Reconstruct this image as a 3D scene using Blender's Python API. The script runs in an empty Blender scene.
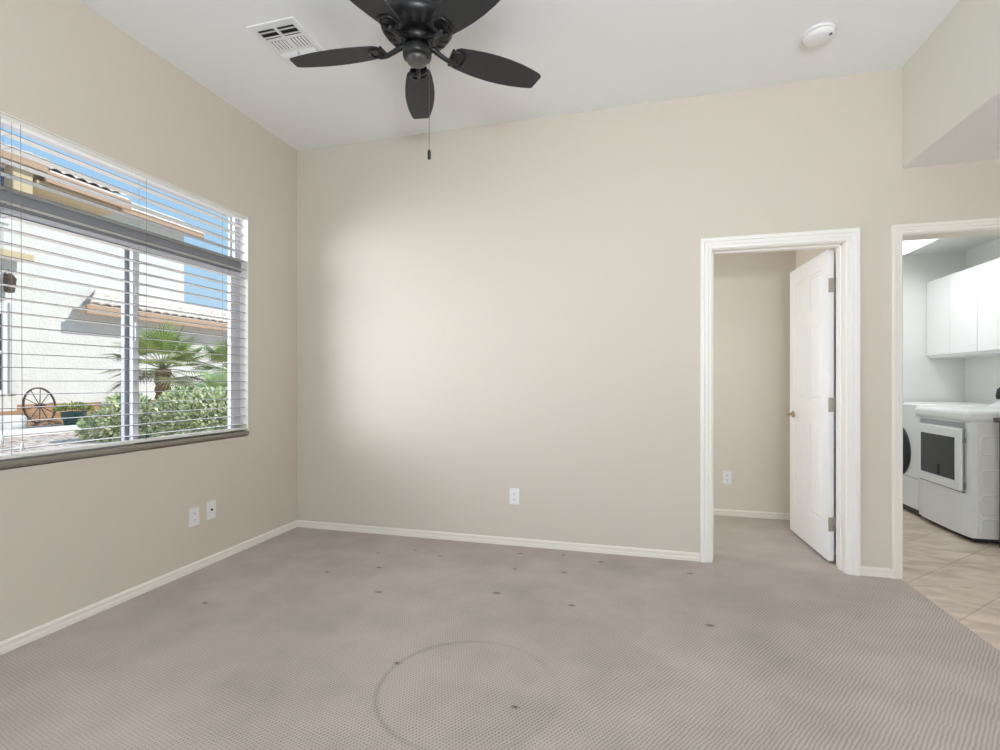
import bpy, bmesh, math, random
from mathutils import Vector, Matrix

random.seed(7)
PI = math.pi
scn = bpy.context.scene
COL = scn.collection

# ------------------------------------------------------------------ camera
F_PX, HOR = 501.0, 382.0
CAM_Z = 1.17
YAW = math.atan(133 / 501.0)
cam_d = bpy.data.cameras.new('camera')
cam_d.sensor_width = 36.0
cam_d.lens = 36.0 * F_PX / 1000.0
cam_d.shift_y = (HOR - 375.0) / 1000.0
cam_d.clip_start = 0.02
cam_d.clip_end = 300
cam = bpy.data.objects.new('camera', cam_d)
COL.objects.link(cam)
cam.location = (0, 0, CAM_Z)
cam.rotation_euler = (PI / 2, 0, YAW)
scn.camera = cam

# ------------------------------------------------------------------ view + world + sun + big lights
scn.view_settings.view_transform = 'Standard'
scn.view_settings.look = 'None'
scn.view_settings.gamma = 1.0
scn.view_settings.use_curve_mapping = False
scn.view_settings.exposure = 0.0
scn.cycles.use_denoising = True
scn.cycles.max_bounces = 10
scn.cycles.diffuse_bounces = 6
scn.cycles.transparent_max_bounces = 16
scn.cycles.sample_clamp_indirect = 6.0

world = bpy.data.worlds.new('sky')
scn.world = world
world.use_nodes = True
wn = world.node_tree.nodes
wl = world.node_tree.links
wn.clear()
w_out = wn.new('ShaderNodeOutputWorld')
w_bg = wn.new('ShaderNodeBackground')
w_tc = wn.new('ShaderNodeTexCoord')
w_sep = wn.new('ShaderNodeSeparateXYZ')
w_ramp = wn.new('ShaderNodeValToRGB')
w_ramp.color_ramp.elements[0].position = 0.0
w_ramp.color_ramp.elements[0].color = (0.56, 0.80, 0.98, 1)
w_ramp.color_ramp.elements[1].position = 0.55
w_ramp.color_ramp.elements[1].color = (0.28, 0.58, 0.95, 1)
wl.new(w_tc.outputs['Generated'], w_sep.inputs[0])
wl.new(w_sep.outputs['Z'], w_ramp.inputs[0])
wl.new(w_ramp.outputs[0], w_bg.inputs['Color'])
w_bg.inputs['Strength'].default_value = 1.0
wl.new(w_bg.outputs[0], w_out.inputs[0])


def lamp(name, kind, loc, energy, color=(1, 1, 1), size=None, direction=None, angle=None):
    d = bpy.data.lights.new(name, kind)
    d.energy = energy
    d.color = color
    if kind == 'AREA':
        d.shape = 'RECTANGLE'
        d.size, d.size_y = size
    if angle is not None:
        d.angle = angle
    if kind == 'POINT' and size:
        d.shadow_soft_size = size
    o = bpy.data.objects.new(name, d)
    COL.objects.link(o)
    o.location = loc
    if direction is not None:
        o.rotation_euler = Vector(direction).to_track_quat('-Z', 'Z').to_euler()
    return o


lamp('sun', 'SUN', (-8, 10, 20), 3.9, (1.0, 0.965, 0.915), direction=(-1.0, -0.42, -0.92), angle=0.009)
# added area lamp in the rear opening, standing in for daylight
lamp('added_rear_fill', 'AREA', (1.3, -2.6, 1.2), 47, (1.0, 0.965, 0.93), (2.2, 2.0), (0.0, 1, -0.04))
# unseen area lamp added outside to boost daylight slanting through the window
lamp('added_window_fill', 'AREA', (-5.4, -0.7, 2.1), 450, (0.92, 0.95, 1.0), (3.2, 2.4), (0.72, 0.70, -0.12))
# unseen area lamp added behind the camera, washing the ceiling
lamp('added_ceiling_fill', 'AREA', (0.6, -0.8, 1.75), 113, (0.85, 0.92, 1.0), (0.9, 0.9), (-0.05, 0.22, 1))
# lamps of the two neighbouring rooms
lamp('hall_lamp', 'AREA', (-1.05, 4.2, 1.6), 16, (0.93, 0.965, 1.0), (0.5, 0.9), (1, 0, -0.2))
lamp('laundry_lamp', 'AREA', (2.2, 4.95, 2.33), 9, (0.97, 0.99, 1.0), (0.45, 1.0), (0, 0, -1))


# ------------------------------------------------------------------ helpers
def srgb(r, g, b):
    def f(v):
        v /= 255.0
        return v / 12.92 if v <= 0.04045 else ((v + 0.055) / 1.055) ** 2.4
    return (f(r), f(g), f(b), 1.0)


def mat(name, color, rough=0.5, metal=0.0, spec=0.5, noise=None, bump=None, emit=None, coat=0.0):
    """noise = (scale, amount), bump = (scale, strength, distance)"""
    m = bpy.data.materials.new(name)
    m.use_nodes = True
    nt = m.node_tree
    b = nt.nodes['Principled BSDF']
    b.inputs['Base Color'].default_value = color
    b.inputs['Roughness'].default_value = rough
    b.inputs['Metallic'].default_value = metal
    b.inputs['Specular IOR Level'].default_value = spec
    b.inputs['Coat Weight'].default_value = coat
    if noise or bump:
        geo = nt.nodes.new('ShaderNodeNewGeometry')
    if noise:
        n = nt.nodes.new('ShaderNodeTexNoise')
        n.inputs['Scale'].default_value = noise[0]
        n.inputs['Detail'].default_value = 5
        nt.links.new(geo.outputs['Position'], n.inputs['Vector'])
        r = nt.nodes.new('ShaderNodeValToRGB')
        a = noise[1]
        c = color
        r.color_ramp.elements[0].position = 0.3
        r.color_ramp.elements[1].position = 0.7
        r.color_ramp.elements[0].color = (c[0] * (1 - a), c[1] * (1 - a), c[2] * (1 - a), 1)
        r.color_ramp.elements[1].color = (min(1, c[0] * (1 + a)), min(1, c[1] * (1 + a)), min(1, c[2] * (1 + a)), 1)
        nt.links.new(n.outputs['Fac'], r.inputs[0])
        nt.links.new(r.outputs[0], b.inputs['Base Color'])
    if bump:
        n2 = nt.nodes.new('ShaderNodeTexNoise')
        n2.inputs['Scale'].default_value = bump[0]
        n2.inputs['Detail'].default_value = 3
        nt.links.new(geo.outputs['Position'], n2.inputs['Vector'])
        bp = nt.nodes.new('ShaderNodeBump')
        bp.inputs['Strength'].default_value = bump[1]
        bp.inputs['Distance'].default_value = bump[2]
        nt.links.new(n2.outputs['Fac'], bp.inputs['Height'])
        nt.links.new(bp.outputs[0], b.inputs['Normal'])
    if emit:
        b.inputs['Emission Color'].default_value = emit[0]
        b.inputs['Emission Strength'].default_value = emit[1]
    return m


class MB:
    """collects shapes in world coordinates"""

    def __init__(self):
        self.bm = bmesh.new()
        self.smooth = []

    def _mark(self, faces, smooth):
        for f in faces:
            f.smooth = smooth

    def box(self, x0, x1, y0, y1, z0, z1, bev=0.0, seg=2, M=None):
        bm = self.bm
        co = [(x0, y0, z0), (x1, y0, z0), (x1, y1, z0), (x0, y1, z0), (x0, y0, z1), (x1, y0, z1), (x1, y1, z1), (x0, y1, z1)]
        v = [bm.verts.new(c) for c in co]
        fs = [bm.faces.new([v[i] for i in q]) for q in ((3, 2, 1, 0), (4, 5, 6, 7), (0, 1, 5, 4), (1, 2, 6, 5), (2, 3, 7, 6), (3, 0, 4, 7))]
        allv = v
        if bev > 0:
            es = list({e for f in fs for e in f.edges})
            r = bmesh.ops.bevel(bm, geom=es, offset=bev, segments=seg, affect='EDGES', profile=0.5)
            allv = list({vv for f in r['faces'] for vv in f.verts} | {vv for vv in v if vv.is_valid})
            for f in r['faces']:
                f.smooth = True
        if M is not None:
            seen = set()
            for vv in allv:
                if vv.is_valid and vv not in seen:
                    seen.add(vv)
                    vv.co = M @ vv.co
        return self

    def poly(self, pts, ext, M=None, smooth=False):
        """closed polygon extruded by vector ext"""
        bm = self.bm
        e = Vector(ext)
        a = [Vector(p) for p in pts]
        b = [p + e for p in a]
        if M is not None:
            a = [M @ p for p in a]
            b = [M @ p for p in b]
        va = [bm.verts.new(p) for p in a]
        vb = [bm.verts.new(p) for p in b]
        n = len(pts)
        bm.faces.new(va[::-1])
        bm.faces.new(vb)
        for i in range(n):
            f = bm.faces.new([va[i], va[(i + 1) % n], vb[(i + 1) % n], vb[i]])
            f.smooth = smooth
        return self

    def quad(self, a, b, c, d, smooth=False):
        bm = self.bm
        f = bm.faces.new([bm.verts.new(p) for p in (a, b, c, d)])
        f.smooth = smooth
        return self

    def rings(self, rings, close_ends=True, smooth=True, closed=False):
        bm = self.bm
        vs = [[bm.verts.new(p) for p in r] for r in rings]
        n = len(vs[0])
        m = len(vs)
        for i in range(m if closed else m - 1):
            A, B = vs[i], vs[(i + 1) % m]
            for j in range(n):
                f = bm.faces.new([A[j], A[(j + 1) % n], B[(j + 1) % n], B[j]])
                f.smooth = smooth
        if close_ends and not closed:
            bm.faces.new(vs[0][::-1])
            bm.faces.new(vs[-1])
        return self

    def lathe(self, prof, c=(0, 0, 0), seg=32, M=None, smooth=True, close_ends=True):
        """prof: (r, z) bottom to top around the z axis at c"""
        c = Vector(c)
        R = []
        for r, z in prof:
            ring = []
            for k in range(seg):
                a = 2 * PI * k / seg
                p = c + Vector((max(r, 1e-4) * math.cos(a), max(r, 1e-4) * math.sin(a), z))
                ring.append(M @ p if M is not None else p)
            R.append(ring)
        return self.rings(R, close_ends, smooth)

    def cyl(self, p0, p1, r0, r1=None, seg=16, smooth=True):
        p0, p1 = Vector(p0), Vector(p1)
        r1 = r0 if r1 is None else r1
        d = (p1 - p0).normalized()
        up = Vector((0, 0, 1)) if abs(d.z) < 0.9 else Vector((1, 0, 0))
        a = d.cross(up).normalized()
        b = d.cross(a)
        R = []
        for p, r in ((p0, r0), (p1, r1)):
            R.append([p + (a * math.cos(2 * PI * k / seg) + b * math.sin(2 * PI * k / seg)) * r for k in range(seg)])
        return self.rings(R, True, smooth)

    def tube(self, pts, r, seg=10, closed=False, rs=None):
        pts = [Vector(p) for p in pts]
        n = len(pts)
        R = []
        prev = None
        for i, p in enumerate(pts):
            if closed:
                d = (pts[(i + 1) % n] - pts[i - 1]).normalized()
            else:
                d = (pts[min(i + 1, n - 1)] - pts[max(i - 1, 0)]).normalized()
            if prev is None:
                up = Vector((0, 0, 1)) if abs(d.z) < 0.9 else Vector((1, 0, 0))
                a = d.cross(up).normalized()
            else:
                a = (prev - d * prev.dot(d)).normalized()
            prev = a
            b = d.cross(a)
            rr = rs[i] if rs else r
            R.append([p + (a * math.cos(2 * PI * k / seg) + b * math.sin(2 * PI * k / seg)) * rr for k in range(seg)])
        return self.rings(R, True, True, closed)

    def xform(self, M):
        for v in self.bm.verts:
            v.co = M @ v.co
        return self

    def build(self, name, material, parent=None, fixnorm=True):
        bm = self.bm
        if fixnorm:
            bmesh.ops.recalc_face_normals(bm, faces=bm.faces[:])
        xs = [v.co for v in bm.verts]
        lo = Vector((min(c.x for c in xs), min(c.y for c in xs), min(c.z for c in xs)))
        hi = Vector((max(c.x for c in xs), max(c.y for c in xs), max(c.z for c in xs)))
        org = Vector(((lo.x + hi.x) / 2, (lo.y + hi.y) / 2, lo.z))
        for v in bm.verts:
            v.co -= org
        me = bpy.data.meshes.new(name)
        bm.to_mesh(me)
        bm.free()
        for m_ in (material if isinstance(material, (list, tuple)) else [material]):
            me.materials.append(m_)
        o = bpy.data.objects.new(name, me)
        COL.objects.link(o)
        if parent is not None:
            o.parent = parent
            o.location = org - wloc(parent)
        else:
            o.location = org
        return o


def wloc(o):
    p = Vector(o.location)
    while o.parent:
        o = o.parent
        p += Vector(o.location)
    return p


def thing(name, label, cat, loc, group=None):
    o = bpy.data.objects.new(name, None)
    COL.objects.link(o)
    o.empty_display_size = 0.1
    o.location = loc
    o['label'] = label
    o['category'] = cat
    if group:
        o['group'] = group
    return o


def tag(o, label, cat, group=None):
    o['label'] = label
    o['category'] = cat
    if group:
        o['group'] = group
    return o


def struct(o):
    o['kind'] = 'structure'
    return o


def vary_uv_color(mat_, attr_name='tint'):
    """multiply the base colour by a per-face colour attribute"""
    nt = mat_.node_tree
    b = nt.nodes['Principled BSDF']
    at = nt.nodes.new('ShaderNodeAttribute')
    at.attribute_name = attr_name
    nt.links.new(at.outputs['Color'], b.inputs['Base Color'])


# ------------------------------------------------------------------ materials
PAINT = srgb(212, 204, 191)
M_wall = mat('beige_wall_paint', PAINT, 0.55, spec=0.35, bump=(140, 0.10, 0.002))
M_hallwall = mat('hall_wall_paint', srgb(224, 217, 204), 0.6, spec=0.3, bump=(140, 0.10, 0.002))
M_ceil = mat('white_ceiling_paint', srgb(245, 245, 246), 0.75, spec=0.2, bump=(90, 0.12, 0.002))
M_soff = mat('pale_soffit_paint', srgb(229, 227, 217), 0.7, spec=0.2, bump=(140, 0.1, 0.002))
M_laundry = mat('white_laundry_paint', srgb(232, 233, 230), 0.6, spec=0.3, bump=(140, 0.1, 0.002))
M_trim = mat('white_trim_paint', srgb(246, 243, 238), 0.35, spec=0.5)
M_door = mat('white_door_paint', srgb(249, 249, 249), 0.35, spec=0.5)
M_base = mat('cream_baseboard_paint', srgb(240, 234, 225), 0.4, spec=0.4)
M_blind = mat('white_blind_slat', srgb(234, 232, 227), 0.4, spec=0.4)
M_slatshade = mat('painted_slat_edge_shade', srgb(86, 84, 80), 0.6)  # shaded look of the edges, painted onto the white slats
M_cord = mat('grey_blind_cord', srgb(128, 126, 126), 0.8)
M_frame = mat('window_frame_vinyl', srgb(206, 207, 214), 0.4, spec=0.4)
M_mull = mat('shaded_window_frame', srgb(138, 140, 146), 0.5)  # white frame in backlight: its shade is put into this grey
M_sill = mat('shaded_sill', srgb(142, 135, 126), 0.5)  # wall-coloured sill, its under-lit shade put into the darker tone
M_fan = mat('matte_black_fan_metal', srgb(26, 26, 27), 0.35, spec=0.5)
M_blade = mat('black_fan_blade', srgb(50, 50, 52), 0.5, spec=0.4, noise=(25, 0.08))
M_chain = mat('dark_metal_chain', srgb(120, 118, 114), 0.35, metal=0.8)
M_plastic = mat('white_plastic', srgb(240, 240, 240), 0.4)
M_dark = mat('dark_slot', srgb(45, 44, 44), 0.7)
M_slot = mat('grey_slot', srgb(120, 118, 115), 0.7)
M_nickel = mat('brushed_nickel_hinge', srgb(178, 172, 162), 0.35, metal=0.9, noise=(60, 0.1))
M_brass = mat('polished_brass', srgb(186, 172, 136), 0.32, metal=1.0)
M_appl = mat('white_appliance_enamel', srgb(240, 242, 243), 0.25, spec=0.5)
M_applside = mat('grey_white_appliance_side', srgb(234, 234, 231), 0.4, spec=0.4)
M_glassdark = mat('dark_appliance_glass', srgb(40, 42, 42), 0.12, spec=0.5)
M_cab = mat('white_cabinet_laminate', srgb(240, 242, 243), 0.35, spec=0.4)
M_black = mat('black_rubber', srgb(36, 42, 40), 0.5)
M_rack = mat('dark_grey_metal', srgb(96, 94, 92), 0.45, metal=0.3)
M_stucco = mat('white_stucco', srgb(224, 221, 214), 0.9, spec=0.1, noise=(3, 0.04), bump=(14, 0.6, 0.04))
M_fascia = mat('tan_fascia_paint', srgb(190, 158, 132), 0.8, spec=0.1)
M_tan = mat('tan_trim_paint', srgb(208, 186, 150), 0.8, spec=0.1)
M_tile = mat('pale_roof_tile', srgb(236, 222, 210), 0.9, spec=0.1, noise=(5, 0.18))
M_soil = mat('brown_soil', srgb(166, 128, 98), 1.0, spec=0.0, noise=(6, 0.22), bump=(20, 0.5, 0.03))
M_curb = mat('pale_concrete', srgb(232, 228, 222), 0.9, spec=0.1, noise=(12, 0.05))
M_wood = mat('dark_weathered_wood', srgb(74, 58, 48), 0.8, noise=(20, 0.2))
M_pot = mat('green_glazed_pot', srgb(36, 92, 84), 0.3, spec=0.5)
M_trunk = mat('brown_palm_trunk', srgb(112, 88, 62), 0.95, spec=0.05, noise=(18, 0.35), bump=(20, 0.8, 0.03))
M_stem = mat('brown_shrub_stem', srgb(104, 84, 60), 0.9, noise=(20, 0.2))
M_winglass = mat('dark_house_window_glass', srgb(70, 74, 78), 0.1, spec=0.6)
M_winsky = mat('painted_sky_reflection_glass', srgb(64, 96, 150), 0.1, spec=0.6)  # blue is the reflected sky, put into the pane colour
M_white = mat('white_window_surround', srgb(238, 238, 238), 0.6)


def fol_mat(name):
    m = mat(name, (0.2, 0.3, 0.1, 1), 0.6, spec=0.25)
    vary_uv_color(m)
    return m


M_leaf = fol_mat('shrub_leaf')
M_frond = fol_mat('palm_frond')
M_potplant = fol_mat('potted_plant_leaf')

# glass pane: clear, with a weak reflection
M_glass = bpy.data.materials.new('clear_window_glass')
M_glass.use_nodes = True
nt = M_glass.node_tree
nt.nodes.clear()
go_ = nt.nodes.new('ShaderNodeOutputMaterial')
gm = nt.nodes.new('ShaderNodeMixShader')
gt = nt.nodes.new('ShaderNodeBsdfTransparent')
gg = nt.nodes.new('ShaderNodeBsdfGlossy')
gg.inputs['Roughness'].default_value = 0.02
gt.inputs['Color'].default_value = (0.97, 0.98, 0.98, 1)
gm.inputs[0].default_value = 0.03
nt.links.new(gt.outputs[0], gm.inputs[1])
nt.links.new(gg.outputs[0], gm.inputs[2])
nt.links.new(gm.outputs[0], go_.inputs[0])


# carpet: small woven loops, mottled wear, a pressed ring and furniture dents
def carpet_material():
    m = bpy.data.materials.new('taupe_woven_carpet')
    m.use_nodes = True
    nt = m.node_tree
    N, L = nt.nodes, nt.links
    b = N['Principled BSDF']
    b.inputs['Roughness'].default_value = 0.95
    b.inputs['Specular IOR Level'].default_value = 0.05
    b.inputs['Sheen Weight'].default_value = 0.15
    geo = N.new('ShaderNodeNewGeometry')
    P = geo.outputs['Position']

    def math_(op, a, b_=None, c=None, clamp=False):
        n = N.new('ShaderNodeMath')
        n.operation = op
        n.use_clamp = clamp
        for i, v in enumerate((a, b_, c)):
            if v is None:
                continue
            if isinstance(v, (int, float)):
                n.inputs[i].default_value = v
            else:
                L.new(v, n.inputs[i])
        return n.outputs[0]

    def noise(scale, detail=3, vec=P):
        n = N.new('ShaderNodeTexNoise')
        n.inputs['Scale'].default_value = scale
        n.inputs['Detail'].default_value = detail
        L.new(vec, n.inputs['Vector'])
        return n.outputs['Fac']
    mp = N.new('ShaderNodeMapping')
    mp.inputs['Rotation'].default_value = (0, 0, math.radians(-52))
    mp.inputs['Scale'].default_value = (84, 72, 1)
    nv = N.new('ShaderNodeTexNoise')
    nv.inputs['Scale'].default_value = 16
    nv.inputs['Detail'].default_value = 2
    L.new(P, nv.inputs['Vector'])
    wob = N.new('ShaderNodeVectorMath')
    wob.operation = 'MULTIPLY_ADD'
    wob.inputs[1].default_value = (0.016, 0.016, 0)
    L.new(nv.outputs['Color'], wob.inputs[0])
    L.new(P, wob.inputs[2])
    L.new(wob.outputs[0], mp.inputs['Vector'])
    uv = N.new('ShaderNodeSeparateXYZ')
    L.new(mp.outputs[0], uv.inputs[0])
    row = math_('MULTIPLY_ADD', math_('COSINE', math_('MULTIPLY', uv.outputs['Y'], 2 * PI)), 0.5, 0.5)
    stag = math_('MULTIPLY', math_('FLOOR', math_('ADD', uv.outputs['Y'], 0.5)), 0.5)
    dot = math_('MULTIPLY_ADD', math_('COSINE', math_('MULTIPLY', math_('ADD', uv.outputs['X'], stag), 2 * PI)), 0.5, 0.5)
    pit = math_('MULTIPLY', row, math_('MULTIPLY_ADD', dot, 0.75, 0.25))   # dark pits lined up between the woven rows
    fine = noise(420, 2)
    big = noise(1.3, 4)
    mid = noise(6.0, 4)
    # brightness factor
    f = math_('MULTIPLY_ADD', pit, -0.50, 1.15)
    f = math_('MULTIPLY_ADD', math_('SUBTRACT', fine, 0.5), 0.22, f)
    f = math_('MULTIPLY_ADD', math_('SUBTRACT', big, 0.5), 0.50, f)
    f = math_('MULTIPLY_ADD', math_('SUBTRACT', mid, 0.5), 0.24, f)
    streak = noise(2.6, 6)
    f = math_('MULTIPLY_ADD', math_('SUBTRACT', streak, 0.5), 0.22, f)
    # dents left by furniture
    dents = [(-1.37, 2.524, 1), (-0.732, 2.68, 1), (-0.309, 2.632, 0.8), (0.358, 2.586, 0.8), (-0.714, 3.054, 0.5), (-0.41, 3.075, 0.8),
             (0.337, 3.256, 0.7), (-0.201, 3.316, 0.7), (-0.458, 3.384, 0.6), (-0.745, 3.338, 0.6), (-1.548, 2.858, 0.7), (-1.821, 2.708, 0.5),
             (-1.467, 3.22, 0.5), (-0.411, 1.757, 0.4), (-0.95, 1.906, 0.35), (-1.686, 3.099, 0.5), (-2.19, 2.163, 0.6), (-1.254, 3.152, 0.4)]
    for (dx, dy, dw) in dents:
        d = N.new('ShaderNodeVectorMath')
        d.operation = 'DISTANCE'
        mp2 = N.new('ShaderNodeMapping')
        mp2.inputs['Location'].default_value = (-dx, -dy * 1.5, 0)
        mp2.inputs['Scale'].default_value = (1, 1.5, 1)
        L.new(P, mp2.inputs['Vector'])
        L.new(mp2.outputs[0], d.inputs[0])
        d.inputs[1].default_value = (0, 0, 0)
        r = 0.012 + 0.020 * dw
        s = math_('SUBTRACT', 1.0, math_('DIVIDE', d.outputs['Value'], r), clamp=True)
        f = math_('MULTIPLY_ADD', s, -0.75, f)
    # pressed ring
    d = N.new('ShaderNodeVectorMath')
    d.operation = 'DISTANCE'
    flat = N.new('ShaderNodeVectorMath')
    flat.operation = 'MULTIPLY'
    flat.inputs[1].default_value = (1, 1, 0)
    L.new(P, flat.inputs[0])
    L.new(flat.outputs[0], d.inputs[0])
    d.inputs[1].default_value = (-0.61, 1.82, 0)
    rr = math_('ABSOLUTE', math_('SUBTRACT', d.outputs['Value'], 0.342))
    ring = math_('SUBTRACT', 1.0, math_('DIVIDE', rr, 0.016), clamp=True)
    sx = N.new('ShaderNodeSeparateXYZ')
    L.new(P, sx.inputs[0])
    side = math_('MULTIPLY_ADD', math_('ADD', sx.outputs['X'], 0.60), -1.1, 0.5, clamp=True)
    f = math_('MULTIPLY_ADD', math_('MULTIPLY', ring, side), -0.26, f)
    col = N.new('ShaderNodeVectorMath')
    col.operation = 'SCALE'
    col.inputs[0].default_value = CARPET
    L.new(f, col.inputs['Scale'])
    L.new(col.outputs[0], b.inputs['Base Color'])
    bp = N.new('ShaderNodeBump')
    bp.inputs['Strength'].default_value = 0.35
    bp.inputs['Distance'].default_value = 0.004
    L.new(f, bp.inputs['Height'])
    L.new(bp.outputs[0], b.inputs['Normal'])
    return m


CARPET = srgb(180, 170, 161)[:3]
M_carpet = carpet_material()


def tile_material():
    m = bpy.data.materials.new('travertine_floor_tile')
    m.use_nodes = True
    nt = m.node_tree
    N, L = nt.nodes, nt.links
    b = N['Principled BSDF']
    b.inputs['Roughness'].default_value = 0.42
    geo = N.new('ShaderNodeNewGeometry')
    mp = N.new('ShaderNodeMapping')
    # rotate so u runs along (1,1); rows at y-x = 1.90 + k*0.485
    mp.inputs['Rotation'].default_value = (0, 0, -PI / 4)
    L.new(geo.outputs['Position'], mp.inputs['Vector'])
    off = N.new('ShaderNodeVectorMath')
    off.operation = 'ADD'
    off.inputs[1].default_value = (-4.98 / math.sqrt(2), -1.90 / math.sqrt(2) + 0.343 * 10, 0)
    L.new(mp.outputs[0], off.inputs[0])
    br = N.new('ShaderNodeTexBrick')
    br.offset = 0.0
    br.inputs['Scale'].default_value = 1.0
    br.inputs['Brick Width'].default_value = 0.686
    br.inputs['Row Height'].default_value = 0.343
    br.inputs['Mortar Size'].default_value = 0.003
    br.inputs['Mortar Smooth'].default_value = 0.2
    br.inputs['Color1'].default_value = (1, 1, 1, 1)
    br.inputs['Color2'].default_value = (0.93, 0.92, 0.91, 1)
    br.inputs['Mortar'].default_value = (0.62, 0.59, 0.56, 1)
    L.new(off.outputs[0], br.inputs['Vector'])
    st = N.new('ShaderNodeMapping')
    st.inputs['Rotation'].default_value = (0, 0, math.radians(18))
    st.inputs['Scale'].default_value = (2.6, 7, 1)
    L.new(geo.outputs['Position'], st.inputs['Vector'])
    n = N.new('ShaderNodeTexNoise')
    n.inputs['Scale'].default_value = 1.6
    n.inputs['Detail'].default_value = 8
    n.inputs['Distortion'].default_value = 0.9
    L.new(st.outputs[0], n.inputs['Vector'])
    r = N.new('ShaderNodeValToRGB')
    r.color_ramp.elements[0].position = 0.32
    r.color_ramp.elements[0].color = srgb(194, 177, 160)
    r.color_ramp.elements[1].position = 0.70
    r.color_ramp.elements[1].color = srgb(230, 216, 199)
    L.new(n.outputs['Fac'], r.inputs[0])
    mx = N.new('ShaderNodeVectorMath')
    mx.operation = 'MULTIPLY'
    L.new(r.outputs[0], mx.inputs[0])
    L.new(br.outputs['Color'], mx.inputs[1])
    L.new(mx.outputs[0], b.inputs['Base Color'])
    return m


M_floortile = tile_material()


def gravel_material():
    m = bpy.data.materials.new('pinkish_gravel')
    m.use_nodes = True
    nt = m.node_tree
    N, L = nt.nodes, nt.links
    b = N['Principled BSDF']
    b.inputs['Roughness'].default_value = 1.0
    b.inputs['Specular IOR Level'].default_value = 0.0
    geo = N.new('ShaderNodeNewGeometry')
    vo = N.new('ShaderNodeTexVoronoi')
    vo.inputs['Scale'].default_value = 16
    L.new(geo.outputs['Position'], vo.inputs['Vector'])
    r = N.new('ShaderNodeValToRGB')
    e = r.color_ramp.elements
    e[0].position = 0.0
    e[0].color = srgb(140, 112, 100)
    e[1].position = 1.0
    e[1].color = srgb(232, 218, 208)
    x = e.new(0.35)
    x.color = srgb(206, 182, 168)
    sp = N.new('ShaderNodeSeparateColor')
    L.new(vo.outputs['Color'], sp.inputs[0])
    L.new(sp.outputs[0], r.inputs[0])
    L.new(r.outputs[0], b.inputs['Base Color'])
    bp = N.new('ShaderNodeBump')
    bp.inputs['Strength'].default_value = 0.6
    bp.inputs['Distance'].default_value = 0.03
    L.new(vo.outputs['Distance'], bp.inputs['Height'])
    L.new(bp.outputs[0], b.inputs['Normal'])
    return m


M_gravel = gravel_material()

# ------------------------------------------------------------------ the room shell
XL, YB, H, HL = -2.63, 3.50, 3.042, 2.44
XS = 1.55            # soffit / carpet edge
XR, YR = 4.40, -2.70  # right wall and rear wall
WT = 0.15            # wall thickness
WY0, WY1, WZ0, WZ1 = 1.02, 2.965, 0.79, 2.335   # window opening
D1 = (0.496, 1.256, 2.030)                     # doorway x0 x1 top
D2 = (1.549, 2.420, 2.048)

# floors
b = MB()
b.poly([(XL, YR, -0.10), (XS - 0.01, YR, -0.10), (XS - 0.01, YB, -0.10), (1.40, YB, -0.10), (1.40, 4.75, -0.10), (-1.2, 4.75, -0.10), (-1.2, YB, -0.10), (XL, YB, -0.10)], (0, 0, 0.10))
struct(b.build('floor', M_carpet))
b = MB()
b.box(XS - 0.01, XR, YR, 5.90, -0.12, -0.008)
struct(b.build('floor_tile', M_floortile))

# left wall with the window opening
b = MB()
b.box(XL - WT, XL, YR, WY0, 0, H)
b.box(XL - WT, XL, WY1, YB + 0.14, 0, H)
b.box(XL - WT, XL, WY0, WY1, 0, WZ0)
b.box(XL - WT, XL, WY0, WY1, WZ1, H)
struct(b.build('wall_left', M_wall))

# back wall with two doorways
b = MB()
YB2 = YB + 0.14
b.box(XL, D1[0], YB, YB2, 0, H)
b.box(D1[0], D1[1], YB, YB2, D1[2], H)
b.box(D1[1], D2[0], YB, YB2, 0, H)
b.box(D2[0], D2[1], YB, YB2, D2[2], H)
b.box(D2[1], XR, YB, YB2, 0, H)
struct(b.build('wall_back', M_wall))

# rear wall with an unseen wide opening added to let light in, right wall
b = MB()
b.box(XL - WT, -2.1, YR - WT, YR, 0, H)
b.box(2.5, XR + WT, YR - WT, YR, 0, H)
b.box(-2.1, 2.5, YR - WT, YR, 2.7, H)
struct(b.build('wall_rear', M_wall))
b = MB()
b.box(XR, XR + WT, YR, 6.05, 0, H)
struct(b.build('wall_right', M_wall))

# ceilings
b = MB()
b.box(XL - WT, XR + WT, YR - WT, 6.05, H, H + 0.2)
struct(b.build('ceiling', M_ceil))
b = MB()
b.box(XS, XR, YR, YB, HL + 0.003, H)
o = struct(b.build('ceiling_soffit', [M_soff, M_ceil]))
for p in o.data.polygons:
    if p.normal.z < -0.5:
        p.material_index = 1

# hall beyond the first doorway
b = MB()
b.box(-1.3, 1.334, 4.75, 4.85, 0, HL)
struct(b.build('wall_hall_back', M_hallwall))
b = MB()
b.box(1.334, 1.44, YB2, 5.90, 0, HL)
o = struct(b.build('wall_hall_right', [M_hallwall, M_laundry]))
for p in o.data.polygons:
    if p.normal.x > 0.5:
        p.material_index = 1
b = MB()
b.box(-1.3, -1.2, YB2, 4.75, 0, HL)
struct(b.build('wall_hall_left', M_hallwall))
b = MB()
b.box(-1.3, 1.44, YB2, 4.85, HL, H - 0.01)
struct(b.build('ceiling_hall', M_ceil))

# laundry room beyond the second doorway
LX1, LY1 = 3.13, 5.89
b = MB()
b.box(1.44, LX1 + 0.1, LY1, LY1 + 0.1, -0.01, HL)
struct(b.build('wall_laundry_back', M_laundry))
b = MB()
b.box(LX1, LX1 + 0.1, YB2, LY1, -0.01, HL)
struct(b.build('wall_laundry_right', M_laundry))
b = MB()
b.box(1.44, LX1 + 0.1, YB2, LY1 + 0.1, HL, H - 0.01)
struct(b.build('ceiling_laundry', M_laundry))


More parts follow.
